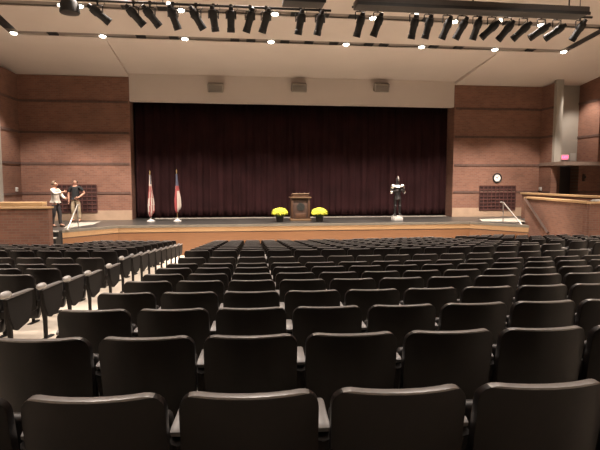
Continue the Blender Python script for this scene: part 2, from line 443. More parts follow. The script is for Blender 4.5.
# ------------------------------------------------------------------ lighting pipes, box beam, spotlights
YP = 13.0
def pipe_at(px, py): return atY(px, py, YP)
def lighting_pipe(a, b, label):
    pa, pb = pipe_at(*a), pipe_at(*b)
    zz = (pa.z + pb.z) / 2
    pa.z = pb.z = zz
    t = thing('lighting_pipe', label, 'lighting pipe', ((pa.x + pb.x) / 2, YP, zz), 0, 'lighting pipes')
    h = (pb.x - pa.x) / 2
    m_ = MB(); m_.tube([(-h, 0, 0), (h, 0, 0)], .03, 10); m_.build('pipe', M['black'], t, 40)
    k = max(2, int(h * 2 / 2.2))
    for i in range(k):
        x = -h + .35 + (2 * h - .7) * i / (k - 1)
        c = MB(); c.tube([(x, 0, .02), (x, .02, zc(YP) - zz)], .012, 6); c.build('hanger', M['darkmetal'], t)
    return zz
zp1 = lighting_pipe((-20, 1.5), (331, 5.5), 'black lighting pipe hanging under the ceiling over the flags half')
zp2 = lighting_pipe((352, 7.0), (592, 17.5), 'black lighting pipe hanging under the ceiling over the clock half')
# dark catwalk box beams above the pipes
def beam(a, b, hgt, label, Y, dep):
    pa, pb = atY(a[0], a[1], Y), atY(b[0], b[1], Y); z = (pa.z + pb.z) / 2
    t = thing('catwalk_beam', label, 'catwalk', ((pa.x + pb.x) / 2, Y, z), 0, 'catwalk beams'); h = (pb.x - pa.x) / 2
    m_ = MB(); m_.bbox(-h, h, 0, dep, 0, hgt, .02, 2); m_.build('beam', M['beam'], t, 40)
    m_ = MB(); m_.box(-h, h, -.03, .0, -.02, .05); m_.build('edge_rail', M['black'], t)
    for x in (-h + .4, 0, h - .4):
        c = MB(); c.tube([(x, dep / 2, hgt), (x, dep / 2, zc(Y) - z)], .02, 6); c.build('hanger', M['black'], t)
beam((358, 5.0), (590, 13.0), .19, 'long black catwalk beam above the pipe over the clock half', 12.3, .5)
beam((284, .6), (326, 1.6), .26, 'short dark catwalk beam end above the pipe between the two lighting pipes', 12.3, .5)

def make_spot():
    """body hangs below its origin (the clamp), barrel along -Z"""
    parts = []
    m_ = MB(); m_.tube([(0, 0, .05), (0, 0, -.10)], .022, 8); m_.box(-.035, .035, -.035, .035, -.035, .04); parts.append(('clamp', m_, M['black'], 40))
    m_ = MB(); m_.tube([(-.115, 0, -.30), (-.115, 0, -.12), (-.09, 0, -.10), (.09, 0, -.10), (.115, 0, -.12), (.115, 0, -.30)], .014, 6); parts.append(('yoke', m_, M['darkmetal'], 40))
    return parts
def barrel_parts():
    m_ = MB(); m_.lathe([(.04, .20), (.085, .19), (.10, .12), (.105, .0), (.092, -.02), (.088, -.06), (.086, -.24), (.094, -.25), (.094, -.34), (.085, -.345)], n=16)
    a = ('barrel', m_, M['black'], 35)
    m_ = MB(); m_.lathe([(.082, -.345), (.05, -.335), (.001, -.33)], n=16); b = ('lens', m_, M['lampoff'], 60)
    m_ = MB(); m_.lathe([(.02, .30), (.05, .29), (.06, .2), (.03, .19)], n=12); c = ('lamp_cap', m_, M['darkmetal'], 40)
    m_ = MB(); m_.lathe([(.098, -.36), (.098, -.345), (.08, -.345), (.08, -.36), (.098, -.36)], n=16, cap=False); d = ('colour_frame', m_, M['black'], None)
    return [a, b, c, d]
FM = {}
for nme, m_, ma, sm in make_spot() + barrel_parts():
    o = m_.build(nme, ma, None, sm); FM[nme] = o.data; bpy.data.objects.remove(o)
spots = [((87, 1), (108, 17)), ((125, 2), (142, 20)), ((142, 3), (158, 22)), ((170, 7), (176, 23)), ((191, 7), (201, 23)), ((212, 6), (215, 26)), ((231, 7), (231, 26)),
         ((253, 7), (247, 27)), ((269, 9), (263, 28)), ((302, 9), (299, 29)), ((322, 10), (318, 31)), ((362, 14), (358, 33)), ((381, 14), (375, 33)), ((415, 17), (413, 34)),
         ((430, 17), (427, 34)), ((450, 17), (444, 36)), ((466, 18), (458, 36)), ((479, 18), (475, 36)), ((500, 20), (483, 37)), ((513, 21), (501, 38)), ((531, 22), (515, 38)),
         ((550, 24), (532, 37)), ((566, 24), (547, 38)), ((583, 22), (576, 36))]
BARE = {3: 'brightly lit by the lamp behind it', 18: 'tilted hard over with a pale glinting lens cap'}
for i, (a, b) in enumerate(spots):
    pa = atY(a[0], a[1], YP); pb = atY(b[0], b[1], YP); c = (pa + pb) / 2
    zz = zp1 if a[0] < 335 else zp2
    up = (pa - pb); up.y = 0; up.normalize()
    ang = math.atan2(up.x, up.z)
    fwd = .35
    t = thing('stage_spotlight', 'black stage spotlight on the lighting pipe, %s from the flags end' % ORD[i + 1], 'spotlight', (c.x + .0, YP, zz), 0, 'stage spotlights on the pipe')
    for nme in ('clamp', 'yoke'):
        put(bpy.data.objects.new(nme, FM[nme]), t)
    y_ = c.z - zz
    bar = put(bpy.data.objects.new('barrel', FM['barrel']), t)
    bar.location = (0, 0, min(-.27, y_)); bar.rotation_euler = (fwd, ang, 0); bar.scale = (1, 1, .9)
    for nme in ('lens', 'lamp_cap', 'colour_frame'):
        put(bpy.data.objects.new(nme, FM[nme]), bar)
    if i in (3, 13, 18):
        o = MB(); o.ball((0, 0, .31), .055, 2); o.build('lamp_bulb', emit('bare_bulb', (1, .92, .8), 3.0), bar, 60)
    # a drooping cable
    q = MB(); q.tube([(0, .02, -.02), (.10, .03, .05), (.16, .03, -.05), (.08, .03, -.16), (0, .02, y_ + .15)], .008, 5); q.build('cable', M['darkmetal'], t)
# the round wash light at the flags end
p = atY(70, 8, YP)
t = thing('round_spotlight', 'large round black wash light seen from below at the flags end of the pipe', 'spotlight', (p.x, YP, zp1))
m_ = MB(); m_.tube([(0, 0, .05), (0, 0, -.08)], .022, 8); m_.build('clamp', M['black'], t)
m_ = MB(); m_.lathe([(.06, .06), (.15, .04), (.21, -.06), (.225, -.25), (.21, -.27)], c=(0, -.03, -.05), n=20); m_.build('housing', M['black'], t, 40)
m_ = MB(); m_.lathe([(.21, -.27), (.1, -.285), (.001, -.29)], c=(0, -.03, -.05), n=20); m_.build('lens', M['darkmetal'], t, 40)

# ------------------------------------------------------------------ wall fittings
def acoustic_panel(x0, x1, z0, z1, label):
    t = thing('acoustic_panel', label, 'wall panel', ((x0 + x1) / 2, WY - .004, z0), 0, 'recessed acoustic panels')
    w = (x1 - x0) / 2; h = z1 - z0
    m_ = MB(); m_.box(-w, w, -.02, 0, 0, h); m_.build('backing', M['grid'], t)
    m_ = MB(); nh = 7
    for i in range(nh + 1): m_.box(-w, w, -.05, -.02, h * i / nh - .025, h * i / nh + .025)
    nv = max(3, round(2 * w / .21))
    for i in range(nv + 1): m_.box(-w + 2 * w * i / nv - .018, -w + 2 * w * i / nv + .018, -.045, -.02, 0, h)
    m_.build('lattice', mat('panel_lattice', (.072, .024, .018), .7, var=.2, scale=5), t)
a = atY(57, 185, WY); b = atY(97.5, 212, WY)
acoustic_panel(a.x, b.x, b.z, a.z, 'dark red latticed acoustic panel on the brick wall behind the two men')
a = atY(479.5, 186, WY); b = atY(514.5, 209.5, WY)
acoustic_panel(a.x, b.x, b.z, a.z, 'dark red latticed acoustic panel on the brick wall under the clock')
# clock
p = atY(497, 178, WY)
t = thing('wall_clock', 'round wall clock with white face and dark rim on the brick wall', 'clock', (p.x, WY - .001, p.z))
RX = Matrix.Rotation(PI / 2, 4, 'X')
m_ = MB(); m_.lathe([(.165, 0), (.225, 0), (.235, .03), (.22, .055), (.19, .06), (.165, .04), (.165, 0)], n=28, T=RX, cap=False); m_.build('rim', M['black'], t, 40)
m_ = MB(); m_.lathe([(.175, .01), (.175, .03), (.001, .031)], n=28, T=RX); m_.build('face', M['clockface'], t, 40)
m_ = MB()
for k in range(12):
    T = Matrix.Rotation(k * PI / 6, 4, 'Y'); m_.box(-.006, .006, -.036, -.032, .135, .16, T)
m_.build('hour_mark', M['black'], t)
for L, w, an in ((.085, .012, -1.1), (.13, .009, .5)):
    m_ = MB(); m_.box(-w, w, -.041, -.036, -.02, L, Matrix.Rotation(an, 4, 'Y')); m_.build('hand', M['black'], t)
# small pale devices
for px, py, lab, YY in ((543, 189, 'small pale wall sensor on the brick near the clock wall corner', None), (13.5, 189.5, 'small pale wall sensor on the brick side wall beyond the flags', None)):
    if px > 300:
        p = atY(px, py, 23.2); x = xr - .03; rz = -PI / 2
        p = Vector((x + .03, 23.3, p.z))
    else:
        p = atY(px, py, 22.9); p.x = xl; rz = PI / 2
    t = thing('wall_sensor', lab, 'sensor', p, rz)
    m_ = MB(); m_.bbox(-.09, .09, -.07, 0, -.09, .09, .02, 2); m_.build('housing', M['white'], t, 40)
    m_ = MB(); m_.lathe([(.04, .07), (.03, .085), (.001, .09)], n=12, T=RX); m_.build('lens', M['grey'], t, 40)

# ------------------------------------------------------------------ the far corner by the exit
gx0 = atY(552.5, 130, 23.2).x; gx1 = atY(578, 130, 23.2).x
LZ = atY(575, 163.5, 22.4).z
mb = MB(); mb.box(xr + .3, gx1 + .5, 23.2, 23.4, LZ, 5.2); struct(mb.build('wall_exit', M['plaster']))
mb = MB(); mb.box(xr - .0, xr + .33, 22.36, 22.55, LZ, 5.2); struct(mb.build('wall_exit_pilaster', M['plaster']))
mb = MB(); mb.box(gx1, gx1 + 4, 21.75, 23.3, LZ + .05, 4.8); struct(mb.build('wall_exit_tower', M['brick_y']))
for q, zz in enumerate((2.02, 3.6)):
    mb = MB(); mb.box(gx1 - .03, gx1, 21.74, 23.2, zz - .05, zz + .05); mb.box(gx1 - .03, gx1 + 4, 21.72, 21.75, zz - .05, zz + .05); struct(mb.build('trim_%d' % (21 + q), M['band']))
mb = MB(); mb.box(xr - .04, gx1 + 4, 21.6, 23.45, LZ - .10, LZ + .06)
struct(mb.build('trim_23', mat('ledge_paint', (.20, .145, .115), .7, var=.08)))
# lower wall with the door opening
dx0 = atY(559.5, 180, 23.2).x; dx1 = atY(571.5, 180, 23.2).x
mb = MB(); mb.box(xr + .3, dx0, 23.2, 23.4, ST, LZ - .1); mb.box(dx1, gx1 + 4, 22.7, 23.4, ST, LZ - .1)
struct(mb.build('wall_exit_lower', M['brick_x']))
mb = MB(); mb.box(dx1, gx1 + 4, 22.67, 22.7, -.61, -.51); struct(mb.build('trim_24', M['band']))
mb = MB(); mb.box(dx0 - .2, dx1 + .2, 23.9, 24.0, ST, LZ - .1); mb.box(dx0 - .2, dx0, 23.4, 24.0, ST, LZ - .1); mb.box(dx1, dx1 + .2, 23.4, 24.0, ST, LZ - .1)
struct(mb.build('wall_corridor', M['door']))
mb = MB(); mb.box(dx0 + .02, dx1 - .02, 23.28, 23.34, ST, LZ - .16); d_ = struct(mb.build('door_1', M['door']))
mb = MB(); mb.tube([(dx0 + .12, 23.24, -1.1), (dx0 + .12, 23.24, -.75)], .014, 8); mb.build('door_handle', M['darkmetal'], d_)
# exit sign
p = atY(565, 157.3, 23.1)
t = thing('exit_sign', 'glowing red exit sign on the pale wall above the dark doorway', 'exit sign', (p.x, 23.14, p.z))
m_ = MB(); m_.bbox(-.19, .19, -.04, .06, -.13, .13, .015, 2); m_.build('housing', M['exitbox'], t, 40)
m_ = MB(); m_.box(-.17, .17, -.046, -.04, -.11, .11); m_.build('face', M['exitface'], t)
cu = bpy.data.curves.new('letters', 'FONT'); cu.body = 'EXIT'; cu.size = .17; cu.align_x = 'CENTER'; cu.align_y = 'CENTER'; cu.extrude = .004
o = bpy.data.objects.new('letters', cu); C.objects.link(o)
dg = bpy.context.evaluated_depsgraph_get(); dg.update()
me = bpy.data.meshes.new_from_object(o.evaluated_get(dg)); bpy.data.objects.remove(o)
me.materials.clear(); me.materials.append(M['exitred'])
o = put(bpy.data.objects.new('letters', me), t); o.location = (0, -.052, 0); o.rotation_euler = (PI / 2, 0, 0)
# paper notice on the pale wall, horn on the brick
p = atY(573, 157, 23.19)
m_ = MB(); m_.box(-.14, .14, -.012, 0, -.18, .18); o = m_.build('wall_notice', M['white']); o.location = (p.x, 23.2, p.z); tag(o, 'white paper notice on the pale wall beside the glowing exit sign', 'notice')
p = atY(583.5, 177, 22.7)
t = thing('wall_sconce', 'small dark brown wall horn on the brick beside the dark doorway', 'wall horn', (p.x, 22.7, p.z))
m_ = MB(); m_.bbox(-.07, .07, -.05, 0, -.2, .14, .015, 2); m_.build('housing', M['brown'], t, 40)
m_ = MB(); m_.lathe([(.03, .05), (.06, .1), (.065, .11)], n=12, T=RX); m_.build('horn', M['darkmetal'], t, 40)

# ------------------------------------------------------------------ low brick parapets with wood caps
PZ = -.75
# flags side, wall across the seating
lx = atY(49, 225, 15.3).x
mb = MB(); mb.box(-12, lx, 15.3, 15.6, FZ - .02, PZ - .05); struct(mb.build('wall_parapet_flags', M['brick_x']))
mb = MB(); mb.bbox(-12, lx + .03, 15.25, 15.68, PZ - .05, PZ + .0, .01, 2); struct(mb.build('trim_25', M['cap'], smooth=40))
lx2 = atY(47, 203, 18.6).x
mb = MB(); mb.box(-12, lx2 - .05, 18.2, 18.5, FZ - .02, PZ - .12); struct(mb.build('wall_ramp_flags', M['brick_x']))
mb = MB(); mb.bbox(-12, lx2, 18.12, 18.62, PZ - .12, PZ + .02, .01, 2); struct(mb.build('trim_26', M['cap'], smooth=40))
# clock side, wall running along the seating
n0 = atY(588, 203, 15.6); f0 = atY(525.6, 199, 20.4)
nz = atY(588, 203.3, 15.6).z
def seg_wall(a, b, z0, z1, th, m_, name, cap=None, capname=None, ov=.05, dz=0):
    z1 += dz
    d = (Vector((b[0], b[1])) - Vector((a[0], a[1]))).normalized(); nn = Vector((-d.y, d.x))
    A_, B_ = Vector(a[:2]), Vector(b[:2])
    poly = [A_, B_, B_ - nn * th, A_ - nn * th]
    mb = MB(); mb.prism([tuple(q) for q in poly], z0, z1); struct(mb.build(name, m_))
    if cap:
        poly = [A_ + nn * ov - d * ov, B_ + nn * ov + d * ov, B_ - nn * (th + ov) + d * ov, A_ - nn * (th + ov) - d * ov]
        mb = MB(); mb.prism([tuple(q) for q in poly], z1, z1 + .07); struct(mb.build(capname, cap))
seg_wall((n0.x, n0.y), (f0.x, f0.y), FZ - .02, PZ - .02, .3, M['brick_y'], 'wall_parapet_clock', M['cap'], 'trim_27')
mb = MB(); mb.box(n0.x + .02, n0.x + 5, 15.55, 15.85, FZ - .02, PZ - .02); struct(mb.build('wall_parapet_end', M['brick_x']))
mb = MB(); mb.bbox(n0.x + .06, n0.x + 5, 15.48, 15.92, PZ - .02, PZ + .05, .01, 2); struct(mb.build('trim_28', M['cap'], smooth=40))
seg_wall((n0.x + 1.4, n0.y + .9), (f0.x + 1.0, f0.y + 2.0), FZ - .02, PZ - .02, .25, M['brick_y'], 'wall_ramp_clock', M['cap'], 'trim_29', dz=.13)
# sloping brown rail cap down the parapet's face
a = Vector((f0.x - .02, f0.y - .1, PZ - .02)); 
q = ray(551, 233); d2 = (Vector((f0.x, f0.y)) - Vector((n0.x, n0.y))).normalized()
# point of the rail on the parapet's face
best = min(((abs(proj(Vector((n0.x + d2.x * s, n0.y + d2.y * s, -1.5)))[0] - 551), s) for s in [i * .02 for i in range(300)]))[1]
bx, by = n0.x + d2.x * best, n0.y + d2.y * best
r_ = ray(551, 233); bz = r_.z * (by / r_.y)
b = Vector((bx - .03, by, max(bz, FZ + .2)))
m_ = MB(); nn = Vector((-d2.y, d2.x, 0))
mid = [(a + nn * .06), (b + nn * .06)]
m_.tube([mid[0], mid[1]], .06, 4); o = struct(m_.build('trim_30', M['brown']))
# white papers on the near cap
p = atY(595, 202.5, 15.7)
t = thing('paper_stack', 'white stack of papers lying on the wood-capped brick parapet', 'papers', (p.x + .1, 15.7, PZ + .05))
m_ = MB(); m_.bbox(-.17, .2, -.13, .13, 0, .035, .004, 1); m_.build('sheets', M['white'], t, 40)
m_ = MB(); m_.bbox(-.13, .17, -.10, .11, .035, .06, .004, 1, Matrix.Rotation(.15, 4, 'Z')); m_.build('top_sheets', M['white'], t, 40)

# ------------------------------------------------------------------ stage stairs at both wings
def stairs(x0, x1, y0, y1, nst, name):
    mb = MB(); nb = MB(); H = (ST - FZ) / nst; D = (y1 - y0) / nst
    for i in range(nst):
        mb.box(x0, x1, y0 + D * i, y1, FZ + H * i, FZ + H * (i + 1) - .001)
        nb.box(x0, x1, y0 + D * i - .02, y0 + D * i + .06, FZ + H * (i + 1) - .035, FZ + H * (i + 1) + .004)
    o = struct(mb.build('floor_' + name, M['black'])); nb.build('step_nosing', M['white'], o)
stairs(-7.3, -5.92, 17.3, 18.9, 6, 'stairs_flags')
def handrail(b, tp, label):
    t = thing('handrail', label, 'handrail', b, 0, 'stage stair handrails'); L = tp - b
    m_ = MB(); m_.tube([(0, 0, .02), L, L + Vector((0, .25, 0))], .026, 8); m_.build('rail', M['steel'], t, 40)
    m_ = MB(); m_.tube([L, (L.x, L.y, ST - b.z)], .02, 8); m_.build('post', M['steel'], t, 40)
    m_ = MB(); m_.lathe([(.06, 0), (.06, .015), (.03, .03)], n=12); m_.build('base_plate', M['steel'], t, 40)
handrail(Vector((-5.72, 18.96, ST)), atY(77.5, 205, 19.9), 'pale metal handrail sloping up beside the two men')
hb = Vector((11.12, 18.85, ST)); handrail(hb, atY(503.5, 202.5, 20.2), 'pale metal handrail sloping up below the wall clock')

# ------------------------------------------------------------------ lectern, mums, statue, flags
p = atZ(300, 220.5, ST)
t = thing('lectern', 'dark wooden lectern with a round seal standing at the stage centre', 'lectern', p, 0)
S = .97
def bx(args, name, m_, bev=.012): q = MB(); q.bbox(*[v * S for v in args], bev, 2); return q.build(name, m_, t, 40)
bx((-.46, .46, -.30, .30, 0, .09), 'base', M['podium_l'])
q = MB()
for s in (-1, 1): q.bbox(s * .38 - .04, s * .38 + .04, -.26, .26, .09, 1.0, .01, 2)
for s in (-1, 1): bx((s * .37 - .045, s * .37 + .045, -.26, .25, .09, 1.0), 'side_panel', M['podium'])
bx((-.325, .325, -.22, -.18, .09, 1.0), 'front_panel', M['brown'])
bx((-.22, .22, -.24, -.22, .12, .34), 'lower_panel', M['podium'], .006)
q = MB(); q.lathe([(.17, 0), (.17, .02), (.001, .025)], n=24, T=Matrix.Translation((0, -.22 * S, .60)) @ RX); q.build('seal', mat('seal_pewter', (.055, .055, .05), .4, .6, var=.3, scale=18), t, 40)
bx((-.47, .47, -.32, .28, 1.0, 1.05), 'top_moulding', M['podium_l'])
q = MB(); q.bbox(-.36, .36, -.26, .24, 0, .05, .012, 2, Matrix.Translation((0, 0, 1.10)) @ Matrix.Rotation(-.14, 4, 'X')); q.build('reading_top', M['podium_l'], t, 40)
q = MB(); q.box(-.34, .34, -.24, .22, 1.03, 1.10); q.build('top_riser', M['podium'], t)

def mum(px, lab):
    p = atZ(px, 221.8, ST)
    t = thing('potted_mum', lab, 'potted plant', p, random.random() * 6, 'yellow potted mums')
    m_ = MB(); m_.lathe([(.12, 0), (.135, .01), (.175, .27), (.19, .275), (.19, .31), (.17, .31), (.165, .28)], n=20); m_.build('pot', M['pot'], t, 40)
    lf = MB()
    for k in range(90):
        a = random.random() * 2 * PI; e = random.uniform(-.15, .9); d = Vector((math.cos(a) * math.cos(e), math.sin(a) * math.cos(e), math.sin(e) * .8))
        c = Vector((0, 0, .32)) + Vector((d.x * .27, d.y * .27, d.z * .19)); u = d.cross(Vector((0, 0, 1))).normalized() * .035; w = d * .06
        lf.add([c - w, c + u, c + w, c - u], [(0, 1, 2, 3)])
    lf.ball((0, 0, .33), (.24, .24, .15), 2, .05)
    lf.build('foliage', M['leaf'], t)
    fl = MB(); fl.smooth = True
    for k in range(170):
        z = 1 - (k + .5) / 170 * 1.12; a = k * 2.39996; rr = math.sqrt(max(0, 1 - z * z)); j = random.uniform(.94, 1.05)
        c = (rr * math.cos(a) * .305 * j, rr * math.sin(a) * .305 * j, .345 + z * .215 * j)
        bm = bmesh.new(); bmesh.ops.create_icosphere(bm, subdivisions=1, radius=1)
        for v in bm.verts: v.co = Vector(c) + v.co * random.uniform(.035, .05)
        fl.bm(bm)
    fl.build('blossoms', M['mum'], t)
mum(279.8, 'pot of yellow chrysanthemums on the flags side of the lectern')
mum(319.3, 'pot of yellow chrysanthemums on the statue side of the lectern')

# suit of armour
p = atZ(397, 220.8, ST)
t = thing('armour_statue', 'dark suit of armour with bright shoulders standing on a white base', 'statue', p, math.radians(8)); t.scale = (1.0, 1.0, 1.045)
m_ = MB(); m_.bbox(-.20, .20, -.18, .18, 0, .15, .02, 2); m_.bbox(-.175, .175, -.15, .16, .15, .21, .01, 2); m_.build('plinth', M['white'], t, 40)
bp = {'pel': (0, 0, 1.0, (.13, .10)), 'wst': (0, 0, 1.13, (.115, .09)), 'chs': (0, .01, 1.36, (.17, .12)), 'nck': (0, .01, 1.50, .06), 'hd0': (0, 0, 1.57, .075), 'hd1': (0, 0, 1.68, .095), 'hd2': (0, 0, 1.77, .05)}
be = [('pel', 'wst'), ('wst', 'chs'), ('chs', 'nck'), ('nck', 'hd0'), ('hd0', 'hd1'), ('hd1', 'hd2')]
for s, k in ((-1, 'l'), (1, 'r')):
    bp.update({k + 'h': (s * .09, 0, .94, .085), k + 'k': (s * .105, -.02, .60, .06), k + 'a': (s * .115, .01, .27, .045), k + 't': (s * .125, -.12, .25, .045)})
    be += [('pel', k + 'h'), (k + 'h', k + 'k'), (k + 'k', k + 'a'), (k + 'a', k + 't')]
    bp.update({k + 's': (s * .21, .01, 1.40, .075), k + 'e': (s * .29, -.03, 1.17, .055), k + 'w': (s * .14, -.22, 1.24, .045), k + 'f': (s * .05, -.24, 1.26, .045)})
    be += [('chs', k + 's'), (k + 's', k + 'e'), (k + 'e', k + 'w'), (k + 'w', k + 'f')]
skin('armour_body', bp, be, M['armour'], t, 2)
for s in (-1, 1):
    q = MB(); q.lathe([(.12, -.06), (.125, -.02), (.10, .05), (.05, .085), (.001, .09)], n=16, T=Matrix.Translation((s * .225, .0, 1.41)) @ Matrix.Rotation(s * .55, 4, 'Y')); q.build('pauldron', M['bright'], t, 50)
    q = MB(); q.lathe([(.065, -.04), (.075, 0), (.05, .05), (.001, .06)], n=14, T=Matrix.Translation((s * .30, -.03, 1.17)) @ Matrix.Rotation(s * 1.4, 4, 'Y')); q.build('elbow_cop', M['bright'], t, 50)
    q = MB(); q.ball((s * .105, -.055, .60), (.06, .045, .06), 2); q.build('knee_cop', M['darkmetal'], t, 60)
    q = MB(); q.tube([(s * .115, -.0, .215), (s * .125, -.15, .215)], [.05, .035], 10); q.build('sabaton', M['bright'], t, 40)
q = MB(); q.lathe([(.17, -.1), (.155, -.03), (.09, .02), (.075, .03)], c=(0, -.02, 1.45), n=20); q.build('gorget', M['bright'], t, 50)
q = MB(); q.tube([(0, -.10, 1.62), (0, -.09, 1.74), (0, -.02, 1.82), (0, .07, 1.80)], [.02, .022, .02, .008], 8); q.build('helmet_crest', M['bright'], t, 40)
q = MB(); q.box(-.06, .06, -.10, -.085, 1.655, 1.675); q.build('visor_slit', M['black'], t)
q = MB(); q.lathe([(.125, .0), (.16, -.12), (.17, -.16), (.15, -.16)], c=(0, 0, 1.05), n=18); q.build('tasset', M['darkmetal'], t, 40)

def flag(px, top, lab, kind):
    p = atZ(px, 221.3, ST); H = (221.3 - top) / F * proj(p)[2]
    t = thing('flag', lab, 'flag', p, 0, 'flags on stands')
    q = MB(); q.lathe([(.17, 0), (.17, .02), (.10, .06), (.035, .10), (.03, .16)], n=18); q.build('stand', M['white'], t, 40)
    q = MB(); q.tube([(0, 0, .1), (0, 0, H - .12)], .014, 8); q.build('pole', M['gold'], t, 40)
    q = MB(); q.ball((0, 0, H - .12), .025, 2); q.lathe([(.001, H), (.028, H - .07), (.012, H - .11)], n=8); q.build('finial', M['gold'], t, 40)
    # furled cloth: folds hanging along the pole
    z1 = H - .20; z0 = H * .12 if kind == 'us' else H * .20
    q = MB(); q.smooth = True; N = 40; R_ = 22
    vs = []
    for j in range(R_ + 1):
        u = j / R_; z = z1 + (z0 - z1) * u
        w = .03 + .105 * min(1, u * 1.5) ** 1.6
        if u > .9: w *= 1 - (u - .9) * 4
        for i in range(N):
            a = 2 * PI * i / N
            rr = w * (1 + .30 * math.sin(5 * a + 2.2 * u) + .12 * math.sin(9 * a - u * 3))
            zz = z + (.10 * math.sin(a * 1.0 + .8) * u if u > .5 else 0)
            vs.append((.03 * u + rr * math.cos(a) * .85, rr * math.sin(a) * .7 - .02, zz))
    for j in range(R_):
        for i in range(N):
            u = j / R_; a = i / N
            if kind == 'us':
                q_ = 2 if u < .2 and (i % 20) > 9 else (1 if u < .25 else (1 if (i * 13 / N + u * 2.2) % 2 > 1.25 else 0))
            else:
                q_ = 2 if u < .28 else (1 if .60 < a < .98 and u > .45 and i % 40 > 28 or (u < .40 and .50 < a < .62) else 0)
            q.m.append(q_); q.sm.append(True); q.f.append([j * N + i, j * N + (i + 1) % N, (j + 1) * N + (i + 1) % N, (j + 1) * N + i])
    q.v = [Vector(v) for v in vs]
    q.f += [list(range(N))[::-1], list(range(R_ * N, R_ * N + N))]; q.m += [2, 0]; q.sm += [False, False]
    q.build('flag_cloth', [M['red'], M['flagwhite'], M['blue']], t)
flag(151, 170.5, 'furled red and white striped flag on a pole with a white base', 'us')
flag(177.5, 169.5, 'furled red flag with white panel and blue top on a pole', 'state')

# ------------------------------------------------------------------ the two men
def hand(pts, edges, k, w, d, side, r=.011):
    """palm, four unequal fingers and a side thumb after wrist w, pointing along d"""
    d = Vector(d).normalized(); side = Vector(side); side = (side - d * side.dot(d)).normalized(); nrm = d.cross(side)
    W = Vector(w); pm = W + d * .06
    pts[k + 'pm'] = (*pm, (.036, .024)); edges.append((k + 'w', k + 'pm'))
    for i, (o, L) in enumerate(((.03, .072), (.010, .082), (-.010, .076), (-.03, .058))):
        b = pm + d * .035 + side * o; m = b + d * L * .5 + nrm * .008; e = b + d * L * .92 + nrm * .026
        for nme, q in (('b', b), ('m', m), ('e', e)): pts['%s%d%s' % (k, i, nme)] = (*q, r)
        edges += [(k + 'pm', '%s%db' % (k, i)), ('%s%db' % (k, i), '%s%dm' % (k, i)), ('%s%dm' % (k, i), '%s%de' % (k, i))]
    b = W + d * .035 + side * .04; e = b + d * .045 + side * .028
    pts[k + 'tb'] = (*b, .014); pts[k + 'te'] = (*e, .011); edges += [(k + 'pm', k + 'tb'), (k + 'tb', k + 'te')]

